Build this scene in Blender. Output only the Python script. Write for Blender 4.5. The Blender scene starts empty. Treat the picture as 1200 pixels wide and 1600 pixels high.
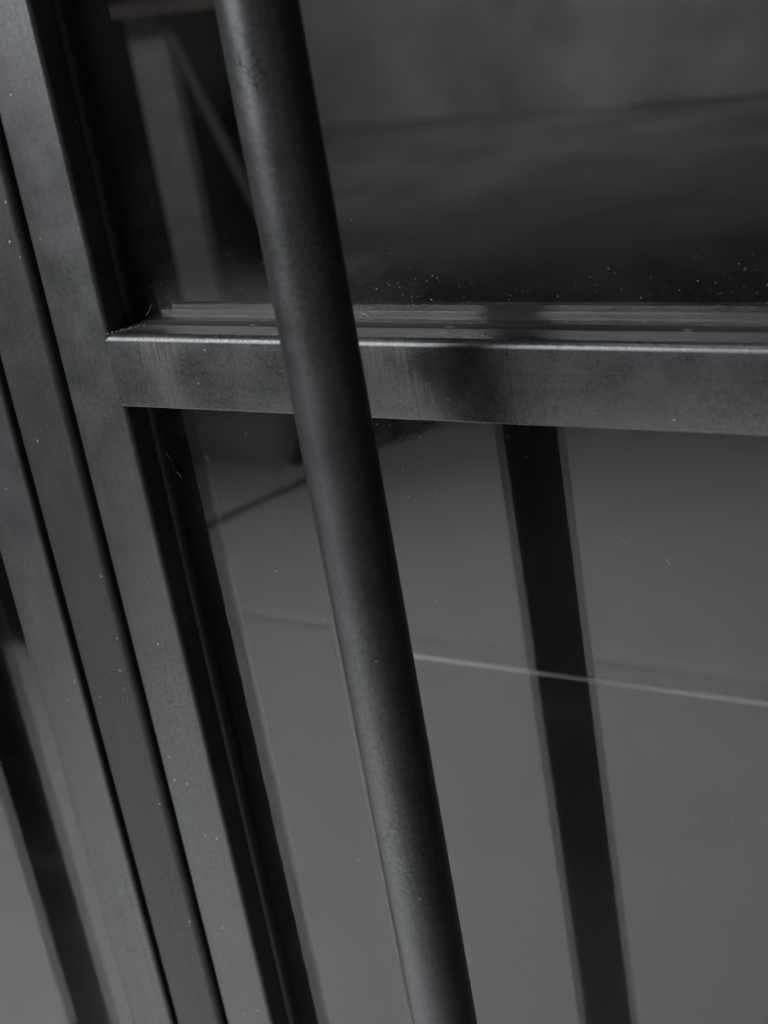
import bpy, bmesh, math, random
from mathutils import Vector, Matrix, noise as mnoise

random.seed(7)
S = bpy.context.scene
COL = S.collection
ZR = 1.05            # height of the front top edge of the door's lock rail above the floor

# ------------------------------------------------------------------ camera
cam_d = bpy.data.cameras.new('camera')
cam = bpy.data.objects.new('camera', cam_d)
COL.objects.link(cam)
rt = Vector((0.8525517, 0.4977788, -0.1592852))
up = Vector((-0.0705198, 0.4115432, 0.9086579))
fw = Vector((-0.5178634, 0.7634451, -0.3859652))
m = Matrix((rt, up, -fw)).transposed().to_4x4()
m.translation = Vector((0.48700, -0.52244, ZR + 0.18557))
cam.matrix_world = m
cam_d.sensor_fit = 'VERTICAL'
cam_d.sensor_height = 36
cam_d.lens = 55.8
cam_d.clip_start = 0.02
cam_d.clip_end = 200
cam_d.dof.use_dof = True
cam_d.dof.focus_distance = 0.70
cam_d.dof.aperture_fstop = 11.5
S.camera = cam

# ------------------------------------------------------------------ world, lamps, exposure
W = bpy.data.worlds.new('World')
S.world = W
W.use_nodes = True
bg = W.node_tree.nodes['Background']
bg.inputs[0].default_value = (0.86, 0.93, 1.0, 1)
bg.inputs[1].default_value = 0.03

def area(name, loc, target, size, power, color=(1, 1, 1), spread=180, sy=None):
    l = bpy.data.lights.new(name, 'AREA')
    l.shape = 'RECTANGLE'
    l.size = size
    l.size_y = sy or size
    l.energy = power
    l.color = color
    l.spread = math.radians(spread)
    o = bpy.data.objects.new(name, l)
    COL.objects.link(o)
    o.location = loc
    o.rotation_euler = (Vector(target) - Vector(loc)).to_track_quat('-Z', 'Y').to_euler()
    return o

area('ceiling_softbox', (-0.70, -1.05, 3.0), (-0.70, -1.05, 0), 1.0, 34, (0.985, 0.99, 1.0), 58)
area('front_softbox', (-1.7, -2.5, 2.2), (0, 0, 1.15), 2.3, 60, (0.97, 0.98, 1.0), 120)
area('room_softbox', (-2.5, 4.9, 2.9), (-2.5, 5.75, 0.3), 1.0, 11.5, (0.96, 0.97, 1.0), 100)
area('table_fill', (-1.2, 0.7, 1.9), (-1.72, 2.2, .7), 0.4, .25, (1.0, 1.0, 1.0), 50)  # fill lamp added to brighten the pale table leg

S.view_settings.view_transform = 'Standard'
S.view_settings.look = 'None'
S.view_settings.exposure = 0
S.view_settings.gamma = 1
S.view_settings.use_curve_mapping = False
S.cycles.use_light_tree = False
S.cycles.max_bounces = 14
S.cycles.transparent_max_bounces = 24
S.cycles.sample_clamp_indirect = 4
S.cycles.caustics_reflective = False

# ------------------------------------------------------------------ materials
def mat(name):
    m = bpy.data.materials.new(name)
    m.use_nodes = True
    nt = m.node_tree
    b = nt.nodes['Principled BSDF']
    return m, nt, b

def N(nt, t, **kw):
    n = nt.nodes.new(t)
    for k, v in kw.items():
        if k in n.inputs.keys() if hasattr(n.inputs, 'keys') else False:
            n.inputs[k].default_value = v
        else:
            setattr(n, k, v)
    return n

def math_n(nt, op, a, b=None, clamp=False):
    n = nt.nodes.new('ShaderNodeMath')
    n.operation = op
    n.use_clamp = clamp
    for i, v in enumerate((a, b)):
        if v is None:
            continue
        if isinstance(v, (int, float)):
            n.inputs[i].default_value = v
        else:
            nt.links.new(v, n.inputs[i])
    return n.outputs[0]

def noise_n(nt, vec, scale, detail=2, rough=0.5):
    n = nt.nodes.new('ShaderNodeTexNoise')
    n.inputs['Scale'].default_value = scale
    n.inputs['Detail'].default_value = detail
    n.inputs['Roughness'].default_value = rough
    nt.links.new(vec, n.inputs['Vector'])
    return n.outputs['Fac']

def mapping(nt, scale=(1, 1, 1), rot=(0, 0, 0), loc=(0, 0, 0)):
    tc = nt.nodes.new('ShaderNodeTexCoord')
    mp = nt.nodes.new('ShaderNodeMapping')
    mp.inputs['Scale'].default_value = scale
    mp.inputs['Rotation'].default_value = rot
    mp.inputs['Location'].default_value = loc
    nt.links.new(tc.outputs['Object'], mp.inputs['Vector'])
    return mp.outputs[0]

def mapr(nt, v, a, b, c, d, smooth=False):
    n = nt.nodes.new('ShaderNodeMapRange')
    if smooth:
        n.interpolation_type = 'SMOOTHSTEP'
    nt.links.new(v, n.inputs['Value'])
    for k, x in zip(('From Min', 'From Max', 'To Min', 'To Max'), (a, b, c, d)):
        n.inputs[k].default_value = x
    return n.outputs[0]

def mixc(nt, f, a, b, blend='MIX'):
    n = nt.nodes.new('ShaderNodeMix')
    n.data_type = 'RGBA'
    n.blend_type = blend
    if isinstance(f, (int, float)):
        n.inputs[0].default_value = f
    else:
        nt.links.new(f, n.inputs[0])
    for i, v in ((6, a), (7, b)):
        if isinstance(v, tuple):
            n.inputs[i].default_value = (*v, 1)
        else:
            nt.links.new(v, n.inputs[i])
    return n.outputs[2]

def steel(name, base=(0.072, 0.075, 0.077), rough=0.36, streak=(0, 0), tint2=(0.068, 0.077, 0.075), stains_and_reflection=False, grain=1.0, violet=(0.074, 0.073, 0.083), pits=None):
    """blackened steel: cloudy oxide tints, long rolling streaks, fine grain, pin-head specks"""
    m, nt, b = mat(name)
    L = nt.links
    o = mapping(nt)
    # rolled streaks along the profile (streak = scale multipliers)
    st = mapping(nt, (420, 420, 5) if streak == 'v' else (5, 420, 420))
    cloud = noise_n(nt, o, 14, 3)
    cloud2 = noise_n(nt, o, 46, 4, 0.6)
    streaks = noise_n(nt, st, 1.0, 3, 0.6)
    fine = noise_n(nt, o, 620, 4, 0.75)
    fine2 = noise_n(nt, o, 900, 2, 0.7)
    c = mixc(nt, mapr(nt, cloud, .38, .62, 0, 1), base, tint2)
    c = mixc(nt, mapr(nt, streaks, .36, .64, 0, .6), c, tuple(x * 0.62 for x in base))
    c = mixc(nt, mapr(nt, cloud2, .4, .62, 0, .4), c, tuple(x * 1.35 for x in base))
    c = mixc(nt, mapr(nt, fine, .47, .66, 0, .5 * grain, True), c, tuple(x * 1.7 for x in base))
    c = mixc(nt, mapr(nt, noise_n(nt, o, 420, 3, .7), .36, .5, .45, 0, True), c, tuple(x * .45 for x in base))
    c = mixc(nt, mapr(nt, noise_n(nt, o, 6, 2), .42, .6, 0, .6), c, violet)
    # specks
    vo = nt.nodes.new('ShaderNodeTexVoronoi')
    vo.inputs['Scale'].default_value = 260
    L.new(o, vo.inputs['Vector'])
    cell = nt.nodes.new('ShaderNodeSeparateColor')
    L.new(vo.outputs['Color'], cell.inputs[0])
    rare = math_n(nt, 'GREATER_THAN', cell.outputs[0], 0.92)
    rad = math_n(nt, 'MULTIPLY', cell.outputs[1], 0.16)
    spk = math_n(nt, 'MULTIPLY', math_n(nt, 'LESS_THAN', vo.outputs['Distance'], rad), rare)
    c = mixc(nt, math_n(nt, 'MULTIPLY', spk, .8), c, (0.30, 0.30, 0.29))
    rg = math_n(nt, 'ADD', mapr(nt, cloud2, .3, .7, rough - .05, rough + .06), mapr(nt, fine2, .3, .7, -.05, .05))
    if stains_and_reflection:
        sx = nt.nodes.new('ShaderNodeSeparateXYZ')
        L.new(o, sx.inputs[0])
        X, Z = sx.outputs[0], math_n(nt, 'SUBTRACT', sx.outputs[2], ZR)
        wob = noise_n(nt, o, 60, 3)
        # brushed smear beside the stile
        Xw = math_n(nt, 'ADD', X, mapr(nt, wob, .3, .7, -.004, .004))
        s1 = math_n(nt, 'MULTIPLY', mapr(nt, Xw, .006, .026, 0, 1, True), mapr(nt, Xw, .028, .046, 1, 0, True))
        br = noise_n(nt, mapping(nt, (1500, 1, 22), (0, math.radians(-4), 0)), 1.0, 2, .7)
        s1 = math_n(nt, 'MULTIPLY', s1, mapr(nt, br, .42, .62, .12, .8))
        # slanting wipe right of the handle
        Xs = math_n(nt, 'ADD', X, math_n(nt, 'MULTIPLY', Z, 0.46))
        Xs = math_n(nt, 'ADD', Xs, mapr(nt, wob, .3, .7, -.003, .003))
        s2 = math_n(nt, 'MULTIPLY', mapr(nt, Xs, .118, .148, 0, 1, True), mapr(nt, Xs, .1525, .157, 1, 0, True))
        br2 = noise_n(nt, mapping(nt, (1300, 1, 14), (0, math.radians(-25), 0)), 1.0, 2, .7)
        s2 = math_n(nt, 'MULTIPLY', s2, mapr(nt, br2, .46, .66, .04, .6))
        # faint third wipe
        Xt = math_n(nt, 'ADD', X, math_n(nt, 'MULTIPLY', Z, 0.12))
        s3 = math_n(nt, 'MULTIPLY', mapr(nt, Xt, .19, .2, 0, 1, True), mapr(nt, Xt, .206, .212, 1, 0, True))
        br3 = noise_n(nt, mapping(nt, (1300, 1, 14), (0, math.radians(-7), 0)), 1.0, 2, .7)
        s3 = math_n(nt, 'MULTIPLY', s3, mapr(nt, br3, .45, .7, 0, .5))
        ssum = math_n(nt, 'ADD', s1, s2, True)
        c = mixc(nt, math_n(nt, 'MULTIPLY', ssum, .62), c, (0.165, 0.162, 0.135))
        c = mixc(nt, math_n(nt, 'MULTIPLY', s3, .6), c, (0.15, 0.15, 0.15))
        rg = math_n(nt, 'ADD', rg, math_n(nt, 'MULTIPLY', math_n(nt, 'ADD', ssum, s3), .16))
        # darker, smoother patch right of the wipe marks: patina plus the handle's painted reflection
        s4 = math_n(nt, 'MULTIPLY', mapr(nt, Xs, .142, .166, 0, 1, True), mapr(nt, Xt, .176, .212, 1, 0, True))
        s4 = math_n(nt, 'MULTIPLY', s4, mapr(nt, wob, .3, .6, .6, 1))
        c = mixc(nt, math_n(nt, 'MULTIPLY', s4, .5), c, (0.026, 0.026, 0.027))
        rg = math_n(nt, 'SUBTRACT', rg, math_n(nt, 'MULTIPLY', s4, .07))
        # long fine scratches
        ln = noise_n(nt, mapping(nt, (2.5, 1, 520)), 1.0, 1)
        c = mixc(nt, mapr(nt, ln, .68, .74, 0, .35), c, (0.11, 0.11, 0.115))
    if pits:
        vd = nt.nodes.new('ShaderNodeVectorMath'); vd.operation = 'DISTANCE'
        vd.inputs[1].default_value = pits
        L.new(o, vd.inputs[0])
        pn = noise_n(nt, o, 230, 1, .5)
        ring = math_n(nt, 'LESS_THAN', math_n(nt, 'ABSOLUTE', math_n(nt, 'SUBTRACT', pn, .5)), .03)
        near = math_n(nt, 'MULTIPLY', ring, mapr(nt, vd.outputs['Value'], .006, .0085, .7, 0))
        c = mixc(nt, near, c, (0.012, 0.012, 0.013))
    # upward faces lightened: settled dust, also standing in for light from above
    ge = nt.nodes.new('ShaderNodeNewGeometry')
    sn = nt.nodes.new('ShaderNodeSeparateXYZ')
    L.new(ge.outputs['Normal'], sn.inputs[0])
    upf = math_n(nt, 'MULTIPLY', mapr(nt, sn.outputs[2], .998, 1, 0, 1), mapr(nt, fine2, .3, .7, .35, .8))
    c = mixc(nt, upf, c, (0.16, 0.16, 0.17))
    met = mapr(nt, upf, 0, 1, .75, 0)
    rg = math_n(nt, 'ADD', rg, math_n(nt, 'MULTIPLY', upf, .35))
    L.new(c, b.inputs['Base Color'])
    L.new(met, b.inputs['Metallic'])
    L.new(rg, b.inputs['Roughness'])
    bp = nt.nodes.new('ShaderNodeBump')
    bp.inputs['Strength'].default_value = 0.14 * grain
    bp.inputs['Distance'].default_value = 0.00006
    L.new(fine2, bp.inputs['Height'])
    bp2 = nt.nodes.new('ShaderNodeBump')
    bp2.inputs['Strength'].default_value = 0.3
    bp2.inputs['Distance'].default_value = 0.0003
    L.new(cloud2, bp2.inputs['Height'])
    L.new(bp.outputs[0], bp2.inputs['Normal'])
    L.new(bp2.outputs[0], b.inputs['Normal'])
    return m

M_stile = steel('blackened_steel_stile', streak='v')
M_side = M_stile
M_rail = steel('blackened_steel_rail', streak='h', stains_and_reflection=True, rough=.31, grain=1.5)
M_olive = steel('olive_grey_steel', base=(0.041, 0.043, 0.042), tint2=(0.035, 0.041, 0.039), grain=1.8, violet=(0.044, 0.043, 0.043), rough=.46, streak='v')
M_handle = steel('blackened_steel_tube', base=(0.080, 0.083, 0.088), tint2=(0.064, 0.079, 0.074), violet=(0.075, 0.075, 0.085), rough=.36, streak='v', grain=1.15, pits=(.001, -.0143, .1204))

def plain(name, col, rough=.6, metallic=0, bump=0, nscale=30, var=.15):
    m, nt, b = mat(name)
    o = mapping(nt)
    n = noise_n(nt, o, nscale, 4, .6)
    c = mixc(nt, mapr(nt, n, .3, .7, 0, 1), tuple(x * (1 - var) for x in col), tuple(min(1, x * (1 + var)) for x in col))
    nt.links.new(c, b.inputs['Base Color'])
    b.inputs['Roughness'].default_value = rough
    b.inputs['Metallic'].default_value = metallic
    if bump:
        bp = nt.nodes.new('ShaderNodeBump')
        bp.inputs['Distance'].default_value = bump
        nt.links.new(n, bp.inputs['Height'])
        nt.links.new(bp.outputs[0], b.inputs['Normal'])
    return m

M_seal = plain('dull_seal', (0.03, 0.03, 0.03), .75, nscale=400)
M_gasket = plain('black_rubber', (0.009, 0.009, 0.009), .45, nscale=400)
M_gap = plain('dark_rebate', (0.012, 0.012, 0.012), .7)
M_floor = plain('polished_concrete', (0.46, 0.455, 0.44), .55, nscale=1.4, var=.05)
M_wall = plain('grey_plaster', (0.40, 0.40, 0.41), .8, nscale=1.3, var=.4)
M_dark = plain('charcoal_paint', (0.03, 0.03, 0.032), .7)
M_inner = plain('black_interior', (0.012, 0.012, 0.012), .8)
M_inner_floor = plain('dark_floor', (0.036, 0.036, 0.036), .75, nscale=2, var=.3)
M_floor_lit = plain('grey_floor_lit', (0.10, 0.10, 0.10), .7, nscale=2.2, var=.35)
M_shade_sheet = plain('charcoal_shade', (0.02, 0.02, 0.02), .7, nscale=3, var=.25)
M_post = plain('pale_post', (0.62, 0.62, 0.60), .7)
M_wood = plain('brown_timber', (0.26, 0.225, 0.205), .6, nscale=12)
M_floor_line = plain('floor_line', (0.06, 0.06, 0.06), .8)
M_pale_joint = plain('pale_joint', (0.60, 0.60, 0.59), .8, nscale=6, var=.05)
M_trim = plain('grey_cord', (0.24, 0.24, 0.235), .7)
M_side_flag = plain('brown_flag', (0.085, 0.070, 0.060), .8)
M_bench = plain('grey_bench_paint', (0.6, 0.6, 0.59), .7)
M_stool = plain('black_enamel', (0.008, 0.008, 0.008), .5)
M_grey = plain('grey_board', (0.10, 0.10, 0.105), .8)
M_bridge = plain('grey_sealant', (0.085, 0.085, 0.09), .9)
M_dust = plain('dust_fleck', (0.5, 0.5, 0.49), .9)
M_weld = plain('dull_weld', (0.16, 0.155, 0.145), .6, metallic=.4, nscale=900, var=.5)

def glass_mat():
    m, nt, b = mat('clear_glass')
    nt.nodes.remove(b)
    L = nt.links
    out = nt.nodes['Material Output']
    lw = nt.nodes.new('ShaderNodeLayerWeight')
    lw.inputs['Blend'].default_value = .5
    p5 = math_n(nt, 'POWER', lw.outputs['Facing'], 5.0)
    F = math_n(nt, 'ADD', math_n(nt, 'MULTIPLY', p5, .955), .045)
    tr = nt.nodes.new('ShaderNodeBsdfTransparent')
    tr.inputs[0].default_value = (0.94, 0.942, 0.942, 1)
    gl = nt.nodes.new('ShaderNodeBsdfGlossy')
    gl.inputs['Roughness'].default_value = 0.0
    mx = nt.nodes.new('ShaderNodeMixShader')
    L.new(F, mx.inputs[0]); L.new(tr.outputs[0], mx.inputs[1]); L.new(gl.outputs[0], mx.inputs[2])
    # a breath of grime: very thin diffuse film, a little thicker in clouds
    df = nt.nodes.new('ShaderNodeBsdfDiffuse')
    df.inputs[0].default_value = (0.5, 0.5, 0.49, 1)
    o = mapping(nt)
    f1 = mapr(nt, noise_n(nt, o, 9, 5, .6), .4, .75, .001, .008)
    f2 = mapr(nt, noise_n(nt, mapping(nt, (4, 1, 26), (0, math.radians(-14), 0)), 1.0, 4, .6), .52, .8, 0, .012, True)
    f3 = mapr(nt, noise_n(nt, mapping(nt, (34, 1, 3), (0, math.radians(8), 0)), 1.0, 5, .6), .55, .8, 0, .006, True)
    sx = nt.nodes.new('ShaderNodeSeparateXYZ')
    L.new(o, sx.inputs[0])
    foot = math_n(nt, 'MULTIPLY', mapr(nt, sx.outputs[2], ZR, ZR + .045, .012, 0, True), mapr(nt, sx.outputs[2], ZR - .001, ZR, 0, 1))
    foot = math_n(nt, 'MULTIPLY', foot, mapr(nt, noise_n(nt, o, 38, 4, .7), .4, .7, 0, 1))
    film = math_n(nt, 'ADD', math_n(nt, 'ADD', f1, f2), math_n(nt, 'ADD', f3, foot))
    mx2 = nt.nodes.new('ShaderNodeMixShader')
    L.new(film, mx2.inputs[0]); L.new(mx.outputs[0], mx2.inputs[1]); L.new(df.outputs[0], mx2.inputs[2])
    L.new(mx2.outputs[0], out.inputs[0])
    return m
M_glass = glass_mat()

# ------------------------------------------------------------------ mesh helpers
def obj(name, bm, material, parent=None, smooth=None, loc=(0, 0, 0)):
    me = bpy.data.meshes.new(name)
    bmesh.ops.recalc_face_normals(bm, faces=bm.faces)
    bm.to_mesh(me); bm.free()
    o = bpy.data.objects.new(name, me)
    COL.objects.link(o)
    o.location = loc
    me.materials.append(material)
    if parent: o.parent = parent
    if smooth:
        for p in me.polygons: p.use_smooth = True
        me.set_sharp_from_angle(angle=math.radians(smooth))
    return o

def empty(name, label=None, cat=None, loc=(0, 0, 0), group=None):
    o = bpy.data.objects.new(name, None)
    COL.objects.link(o)
    o.location = loc
    o.empty_display_size = .05
    if label: tag(o, label, cat, group)
    return o

def tag(o, label=None, cat=None, group=None, kind=None):
    if label: o['label'] = label
    if cat: o['category'] = cat
    if group: o['group'] = group
    if kind: o['kind'] = kind
    return o

def box(bm, x0, x1, y0, y1, z0, z1):
    v = [bm.verts.new((x, y, z)) for z in (z0, z1) for y in (y0, y1) for x in (x0, x1)]
    for f in ((0, 1, 3, 2), (4, 6, 7, 5), (0, 4, 5, 1), (2, 3, 7, 6), (0, 2, 6, 4), (1, 5, 7, 3)):
        bm.faces.new([v[i] for i in f])
    return bm

def prism(prof, axis, a, b, seg=1):
    """closed profile swept along an axis; prof = [(u, v)] in (x,y) for axis z, or (y,z) for axis x"""
    bm = bmesh.new()
    rings = []
    for k in range(seg + 1):
        t = a + (b - a) * k / seg
        rings.append([bm.verts.new((u, v, t) if axis == 'z' else (t, u, v)) for u, v in prof])
    n = len(prof)
    for k in range(seg):
        for i in range(n):
            bm.faces.new((rings[k][i], rings[k][(i + 1) % n], rings[k + 1][(i + 1) % n], rings[k + 1][i]))
    bm.faces.new(rings[0]); bm.faces.new(rings[-1])
    return bm

def round_rect(u0, u1, v0, v1, radii, seg=6):
    """radii for corners (u0v0, u1v0, u1v1, u0v1), counter-clockwise"""
    P = []
    cs = [(u0, v0, 180), (u1, v0, 270), (u1, v1, 0), (u0, v1, 90)]
    for (cu, cv, a0), r in zip(cs, radii):
        if r <= 0:
            P.append((cu, cv)); continue
        ou = cu + r if cu == u0 else cu - r
        ov = cv + r if cv == v0 else cv - r
        for k in range(seg + 1):
            a = math.radians(a0 + 90 * k / seg)
            P.append((ou + r * math.cos(a), ov + r * math.sin(a)))
    return P

def tube(bm, p, q, r0, r1=None, n=12):
    p, q = Vector(p), Vector(q)
    r1 = r0 if r1 is None else r1
    d = (q - p).normalized()
    s = d.orthogonal().normalized(); t = d.cross(s)
    A = [bm.verts.new(p + (s * math.cos(2 * math.pi * i / n) + t * math.sin(2 * math.pi * i / n)) * r0) for i in range(n)]
    B = [bm.verts.new(q + (s * math.cos(2 * math.pi * i / n) + t * math.sin(2 * math.pi * i / n)) * r1) for i in range(n)]
    for i in range(n):
        bm.faces.new((A[i], A[(i + 1) % n], B[(i + 1) % n], B[i]))
    bm.faces.new(A); bm.faces.new(B)
    return bm

# ------------------------------------------------------------------ the setting
def structure(name, bm, m):
    return tag(obj(name, bm, m), kind='structure')

structure('floor', box(bmesh.new(), -7, 3, -9, -0.02, -.1, 0), M_floor)
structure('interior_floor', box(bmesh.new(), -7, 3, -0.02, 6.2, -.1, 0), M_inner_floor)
structure('interior_floor_lit', box(bmesh.new(), -6.8, 2.8, 2.95, 6.019, .001, .006), M_floor_lit)  # paler sheet over the far floor, the stronger light put into its colour
structure('far_wall', box(bmesh.new(), -7, 0.9, -6.35, -6.15, 0, 3.4), M_grey)
structure('side_flag', box(bmesh.new(), 0.96, 1.1, -5, -.001, 0, 3.2), M_side_flag)  # unseen panel added so the handle's right side mirrors something dark
structure('left_wall', box(bmesh.new(), -4.6, -4.4, -6.1, 0, 0, 3.2), M_dark)
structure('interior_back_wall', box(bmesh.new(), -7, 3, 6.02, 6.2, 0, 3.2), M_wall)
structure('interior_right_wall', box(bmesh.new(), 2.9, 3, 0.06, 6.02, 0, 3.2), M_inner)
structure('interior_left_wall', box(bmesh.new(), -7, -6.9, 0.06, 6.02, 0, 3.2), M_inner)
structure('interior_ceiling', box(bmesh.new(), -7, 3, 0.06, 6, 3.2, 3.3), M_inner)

# dark sheet on the far floor; the light's falloff is put into its colour
shade_sheet = obj('floor_shade_sheet', box(bmesh.new(), -4.3, 0.4, -5.7, -2.72, .004, .012), M_shade_sheet)
tag(shade_sheet, 'dark charcoal sheet added on the pale floor, its colour standing in for the fading light', 'shade_sheet')

# floor lines: a dark one running off diagonally and a pale joint parallel to the doors
def strip(bm, a, b, w, z):
    a, b = Vector(a), Vector(b)
    d = (b - a).normalized(); n = Vector((-d.y, d.x)) * w / 2
    bm.faces.new([bm.verts.new((*(p), z)) for p in (a + n, a - n, b - n, b + n)])
bm = bmesh.new(); strip(bm, (-1.60, -1.50), (-1.20, -2.72), .022, .004)
structure('floor_line', bm, M_floor_line)
structure('floor_line', box(bmesh.new(), -1.9, .9, -1.447, -1.415, .0005, .003), M_pale_joint)
bm = bmesh.new(); strip(bm, (-2.3, 6.0), (2.8, 6.0), .03, .010)
structure('wall_base_shadow_gap', bm, M_inner)

c = obj('low_crate', box(bmesh.new(), -2.2, -1.44, -1.60, -1.225, 0, .32), M_dark)
tag(c, 'low black crate on the pale floor, its edge mirrored in the left door pane', 'crate')
c = obj('storage_bench', box(bmesh.new(), -2.6, -1.54, -2.6, -2.06, 0, .33), M_bench)
tag(c, 'low grey storage bench on the pale floor, mirrored dimly beside the stile', 'bench')
st = empty('stool', 'black three-legged stool whose thin splayed leg is mirrored beside the handle', 'stool', (-1.36, -2.24, 0))
bm = bmesh.new()
tube(bm, (0, 0, .31), (0, 0, .335), .12, .13, n=40)
obj('seat', bm, M_dark, st, 40)
for fx, fy in ((-.150, .170), (-.145, -.16), (.01, -.01)):
    obj('leg', tube(bmesh.new(), (fx, fy, .004), (fx * .35, fy * .35, .312), .012, .014), M_stool, st, 40)
c = obj('plinth', box(bmesh.new(), -2.1, -1.45, 1.98, 2.17, 0, .20), M_inner)
tag(c, 'low black plinth on the dark floor in front of the pale table leg', 'plinth')
t = empty('console_table', 'tall narrow table with a broad pale leg faintly seen through the upper pane', 'table', (-1.60, 2.2, 0))
obj('table_top', box(bmesh.new(), -.21, .22, -.10, .10, .985, 1.01), M_wood, t)
for x in (-.187, .11):
    obj('leg', box(bmesh.new(), x, x + .099, -.015, .015, 0 , .984), M_post, t)
obj('brace', tube(bmesh.new(), (-.075, -.03, .98), (.12, -.03, .44), .013), M_wood, t)
c = obj('dark_screen', box(bmesh.new(), -5.5, -1.90, 2.9, 2.94, 0, 2.3), M_inner)
tag(c, 'tall black screen standing behind the pale table leg, left part of the view', 'screen')
c = obj('grey_box', box(bmesh.new(), -2.21, -1.86, 2.75, 2.87, .66, 1.2), M_grey)
tag(c, 'dark grey box barely visible between the pale leg and the timber brace', 'box')
c = obj('box_stand', box(bmesh.new(), -2.20, -1.90, 2.76, 2.86, 0, .659), M_inner)
tag(c, 'black stand under the dark grey box behind the upper pane', 'stand')
c = obj('cord', tube(bmesh.new(), (-.105, .30, .7085), (.956, .30, .7085), .0016), M_trim)
tag(c, 'thin pale cord stretched level behind the lower glass pane', 'cord')
c = obj('cord_post', box(bmesh.new(), -.125, -.105, .29, .31, 0, .74), M_inner)
tag(c, 'thin black post behind the pull handle, holding the left end of the pale cord', 'post')

# ------------------------------------------------------------------ the doors
Z0, Z1 = 0.012, 2.12
YG = 0.0197                   # front face of the glass
GT = 0.0042                   # glass thickness
RH = 0.0353                   # rail height

door = empty('glazed_door', 'right steel-framed glass door leaf with its round pull handle in front of the panes', 'door')
door2 = empty('glazed_door', 'left steel-framed glass door leaf seen as two strips at the left edge', 'door')

def R(z): return ZR + z

def leaf(root, sgn, x_in, w):
    """x_in = glass-side face of the meeting stile, sgn = direction towards the glass"""
    xo = x_in - sgn * w
    u0, u1 = sorted((x_in, xo))
    r = .0026
    obj('stile', prism(round_rect(u0, u1, 0, .05, (r, r, .001, .001)), 'z', Z0, Z1), M_stile, root, 40)
    xf = x_in + sgn * .92
    a, b = sorted((xf, xf + sgn * w))
    obj('stile', prism(round_rect(a, b, 0, .05, (r, r, .001, .001)), 'z', Z0, Z1), M_stile, root, 40)
    xs, xe = sorted((x_in - sgn * .0027, xf + sgn * .0027))
    y0 = -.00004
    # lock rail: rounded long edges, glazing bead step on the top
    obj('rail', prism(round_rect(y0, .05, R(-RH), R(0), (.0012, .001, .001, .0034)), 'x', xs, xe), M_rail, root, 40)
    obj('top_rail', prism(round_rect(y0, .05, Z1 - w, Z1, (r, .001, .001, r)), 'x', xs, xe), M_rail, root, 40)
    obj('bottom_rail', prism(round_rect(y0, .05, Z0, Z0 + .09, (r, .001, .001, r)), 'x', xs, xe), M_rail, root, 40)
    ga, gb = sorted((x_in, xf))
    for za, zb in ((Z0 + .09, R(-RH)), (R(0), Z1 - w)):
        g = box(bmesh.new(), ga + .0005, gb - .0005, YG, YG + GT, za + .0004, zb - .0004)
        obj('glass_pane', g, M_glass, root)
        # gaskets round each pane (rounded lip pressed against the glass)
        def lip(u, d):          # profile in (along inward normal, y)
            return [(u - d * .001, YG - .0005), (u - d * .001, YG - .0062), (u + d * .0010, YG - .0062), (u + d * .0022, YG - .0052),
                    (u + d * .0028, YG - .0036), (u + d * .0026, YG - .0018), (u + d * .0018, YG - .0002)]
        for xx, d in ((ga, 1), (gb, -1)):
            obj('gasket', prism(lip(xx, d), 'z', za, zb), M_gasket, root, 50)
        for zz, d in ((za, 1), (zb, -1)):
            if zz == R(0):
                continue
            obj('gasket', prism([(v, u) for u, v in lip(zz, d)], 'x', ga, gb), M_gasket, root, 50)
    # bead on the rail's top: slim steel strip, dark slit, and a flattened seal against the glass
    ga2, gb2 = ga + .001, gb - .001
    seal = prism([(YG - .0032, R(-.001)), (YG - .0032, R(.0001)), (YG - .0024, R(.0003)), (YG - .0010, R(.0003)), (YG - .0002, R(.0005)), (YG - .0002, R(-.001))], 'x', ga2, gb2)
    obj('glazing_seal', seal, M_seal, root, 50)
    slit = prism([(YG - .0054, R(.0001)), (YG - .0054, R(.0003)), (YG - .0032, R(.0003)), (YG - .0032, R(.0001))], 'x', ga2, gb2)
    obj('glazing_slit', slit, M_gap, root)

leaf(door, 1, 0.0, 0.034)
leaf(door2, -1, -0.1106, 0.0335)
# olive cover strip between the stiles belongs to the left leaf
r = .0026
obj('cover_strip', prism(round_rect(-.073, -.0382, .0, .045, (r, .0046, .001, .001)), 'z', Z0, Z1), M_olive, door2, 40)
obj('rebate', box(bmesh.new(), -.080, -.072, .02, .045, Z0, Z1), M_gap, door2)
obj('rebate', box(bmesh.new(), -.0385, -.0345, .02, .045, Z0, Z1), M_gap, door2)

# small bridging blobs in the slit of the glazing bead and the weld bead at the corner
def blob(bm, c, s, seed):
    t = bmesh.ops.create_icosphere(bm, subdivisions=2, radius=1)
    rnd = random.Random(seed)
    for v in t['verts']:
        k = 1 + .35 * (mnoise.noise(v.co * 1.7 + Vector((seed, 0, 0))))
        v.co = Vector((v.co.x * s[0] * k, v.co.y * s[1] * k, v.co.z * s[2] * k)) + Vector(c)
for i, x in enumerate((.0715, .170, .272)):
    bm = bmesh.new()
    blob(bm, (x, YG - .0043, R(.0001)), (.0030, .0013, .0005), i + 3)
    obj('sealant_bridge', bm, M_bridge, door, 60)
bm = bmesh.new()
for i in range(34):
    t = (i + random.uniform(-.6, .6)) / 33
    p = (-.0010 + .0120 * t + random.gauss(0, .0003), .0006 + .0130 * t, R(.0001 + .0003 * random.random()))
    q = random.uniform(.3, 1)
    blob(bm, p, (.0006 * q, .0005 * q, .0005 * q), i)
obj('weld_bead', bm, M_weld, door, 60)

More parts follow.
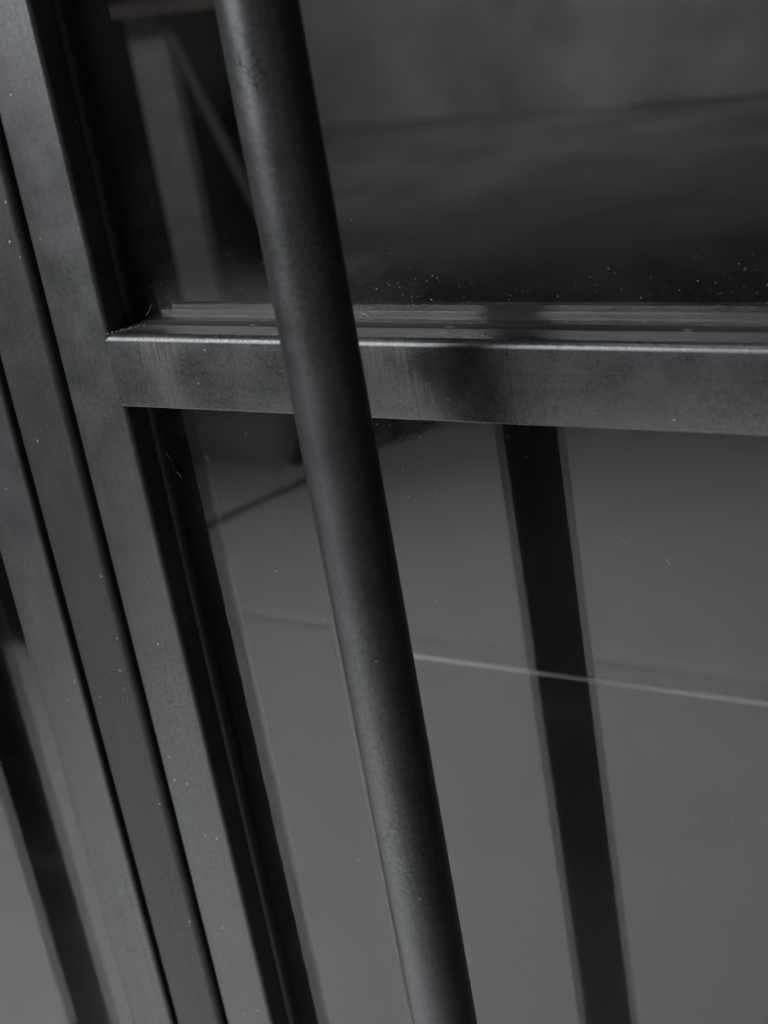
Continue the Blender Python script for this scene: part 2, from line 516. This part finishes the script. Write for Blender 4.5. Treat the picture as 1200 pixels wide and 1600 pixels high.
# pull handles
def handle(root, x):
    bm = bmesh.new()
    tube(bm, (0, 0, -.62), (0, 0, .62), .0145, n=96)
    h = obj('pull_handle', bm, M_handle, root, 50, (x, -.0558, ZR))
    for z in (-.56, .56):
        bm = bmesh.new()
        tube(bm, (0, .008, z), (0, .056, z), .009, n=32)
        obj('standoff', bm, M_handle, h, 50)
    return h
handle(door, .155)
handle(door2, -.262)

# ------------------------------------------------------------------ dust, flecks and fibres caught on glass and steel
bm = bmesh.new()
def fleck(p, s, flat=None):
    """tiny irregular flake with a little thickness"""
    n = random.randint(4, 6)
    a0 = random.random() * 6.28
    el = random.uniform(.45, 1.0)
    pts = []
    for k in range(n):
        a = a0 + 6.283 * k / n
        rr = s * random.uniform(.6, 1)
        pts.append((rr * math.cos(a), rr * el * math.sin(a)))
    f = [bm.verts.new((p[0] + u, p[1] - .00006, p[2] + v)) for u, v in pts]
    b = [bm.verts.new((p[0] + u, p[1], p[2] + v)) for u, v in pts]
    bm.faces.new(f)
    for k in range(n):
        bm.faces.new((f[k], f[(k + 1) % n], b[(k + 1) % n], b[k]))
def fibre(p, L, ang, curl, r=.00007):
    q = Vector(p); a = ang; n = 7
    for k in range(n):
        q2 = q + Vector((math.cos(a), -.02, math.sin(a))) * (L / n)
        tube(bm, q, q2, r, n=5)
        q = q2; a += curl / n
yg = YG - .00002
def size(): return min(.00028, .00008 * math.exp(random.gauss(.2, .55)))
for i in range(900):                       # swept-down dust along the foot of the upper pane
    x = random.uniform(.012, .38); z = random.expovariate(1 / .012) + .002
    if z < .13: fleck((x, yg, R(z)), size())
for i in range(300):
    cx = random.choice((.13, .15, .17, .22, .23, .3)); x = random.gauss(cx, .016); z = abs(random.gauss(.008, .007)) + .002
    if x > .01: fleck((x, yg, R(z)), size())
for i in range(150):
    fleck((random.uniform(.01, .4), yg, R(random.uniform(.01, .16))), size() * .85)
for i in range(420):                       # lower pane, thinning downwards
    x = random.uniform(.012, .36); z = random.expovariate(1 / .08) + .037
    if z < .42: fleck((x, yg, R(-z)), size())
for i in range(120):                        # cluster just right of the handle and beside the gasket
    fleck((random.gauss(.14, .012), yg, R(-.04 - abs(random.gauss(0, .02)))), size())
for i in range(46):
    fleck((random.gauss(.006, .0025), yg - .003, R(-.045 - random.expovariate(1 / .018))), size())
for i in range(110):                       # on the stile and rail faces
    fleck((random.uniform(-.032, -.003), -.00001, R(random.uniform(-.42, .14))), size() * .7)
for i in range(60):
    fleck((random.uniform(.0, .3), -.00006, R(random.uniform(-.033, -.004))), size() * .8)
for i in range(14):
    fibre((random.uniform(.01, .35), yg - .0002, R(random.uniform(-.3, .12))), random.uniform(.0015, .004), random.uniform(0, 6.28), random.uniform(-2.5, 2.5))
fibre((.126, yg - .001, R(.0045)), .004, .2, -1.6, .00012)
fibre((.004, yg - .004, R(-.064)), .005, -1.1, .3, .00006)
fibre((.0075, yg - .004, R(-.074)), .004, -.6, -.6, .00006)
fibre((.0085, yg - .001, R(.003)), .007, .75, .3, .00007)
d = obj('dust', bm, M_dust)
tag(d, 'pale dust specks and lint fibres scattered over the glass and steel', 'dust', kind='stuff')

# ------------------------------------------------------------------ the facade round the doors
house = empty('facade', 'charcoal wall around the pair of steel glass doors, outside the frame', 'wall')
obj('wall', box(bmesh.new(), -7, -1.07, 0, .06, 0, 3.2), M_dark, house)
obj('wall', box(bmesh.new(), .958, 3, 0, .06, 0, 3.2), M_dark, house)
obj('lintel', box(bmesh.new(), -1.07, .958, 0, .06, 2.125, 3.2), M_dark, house)
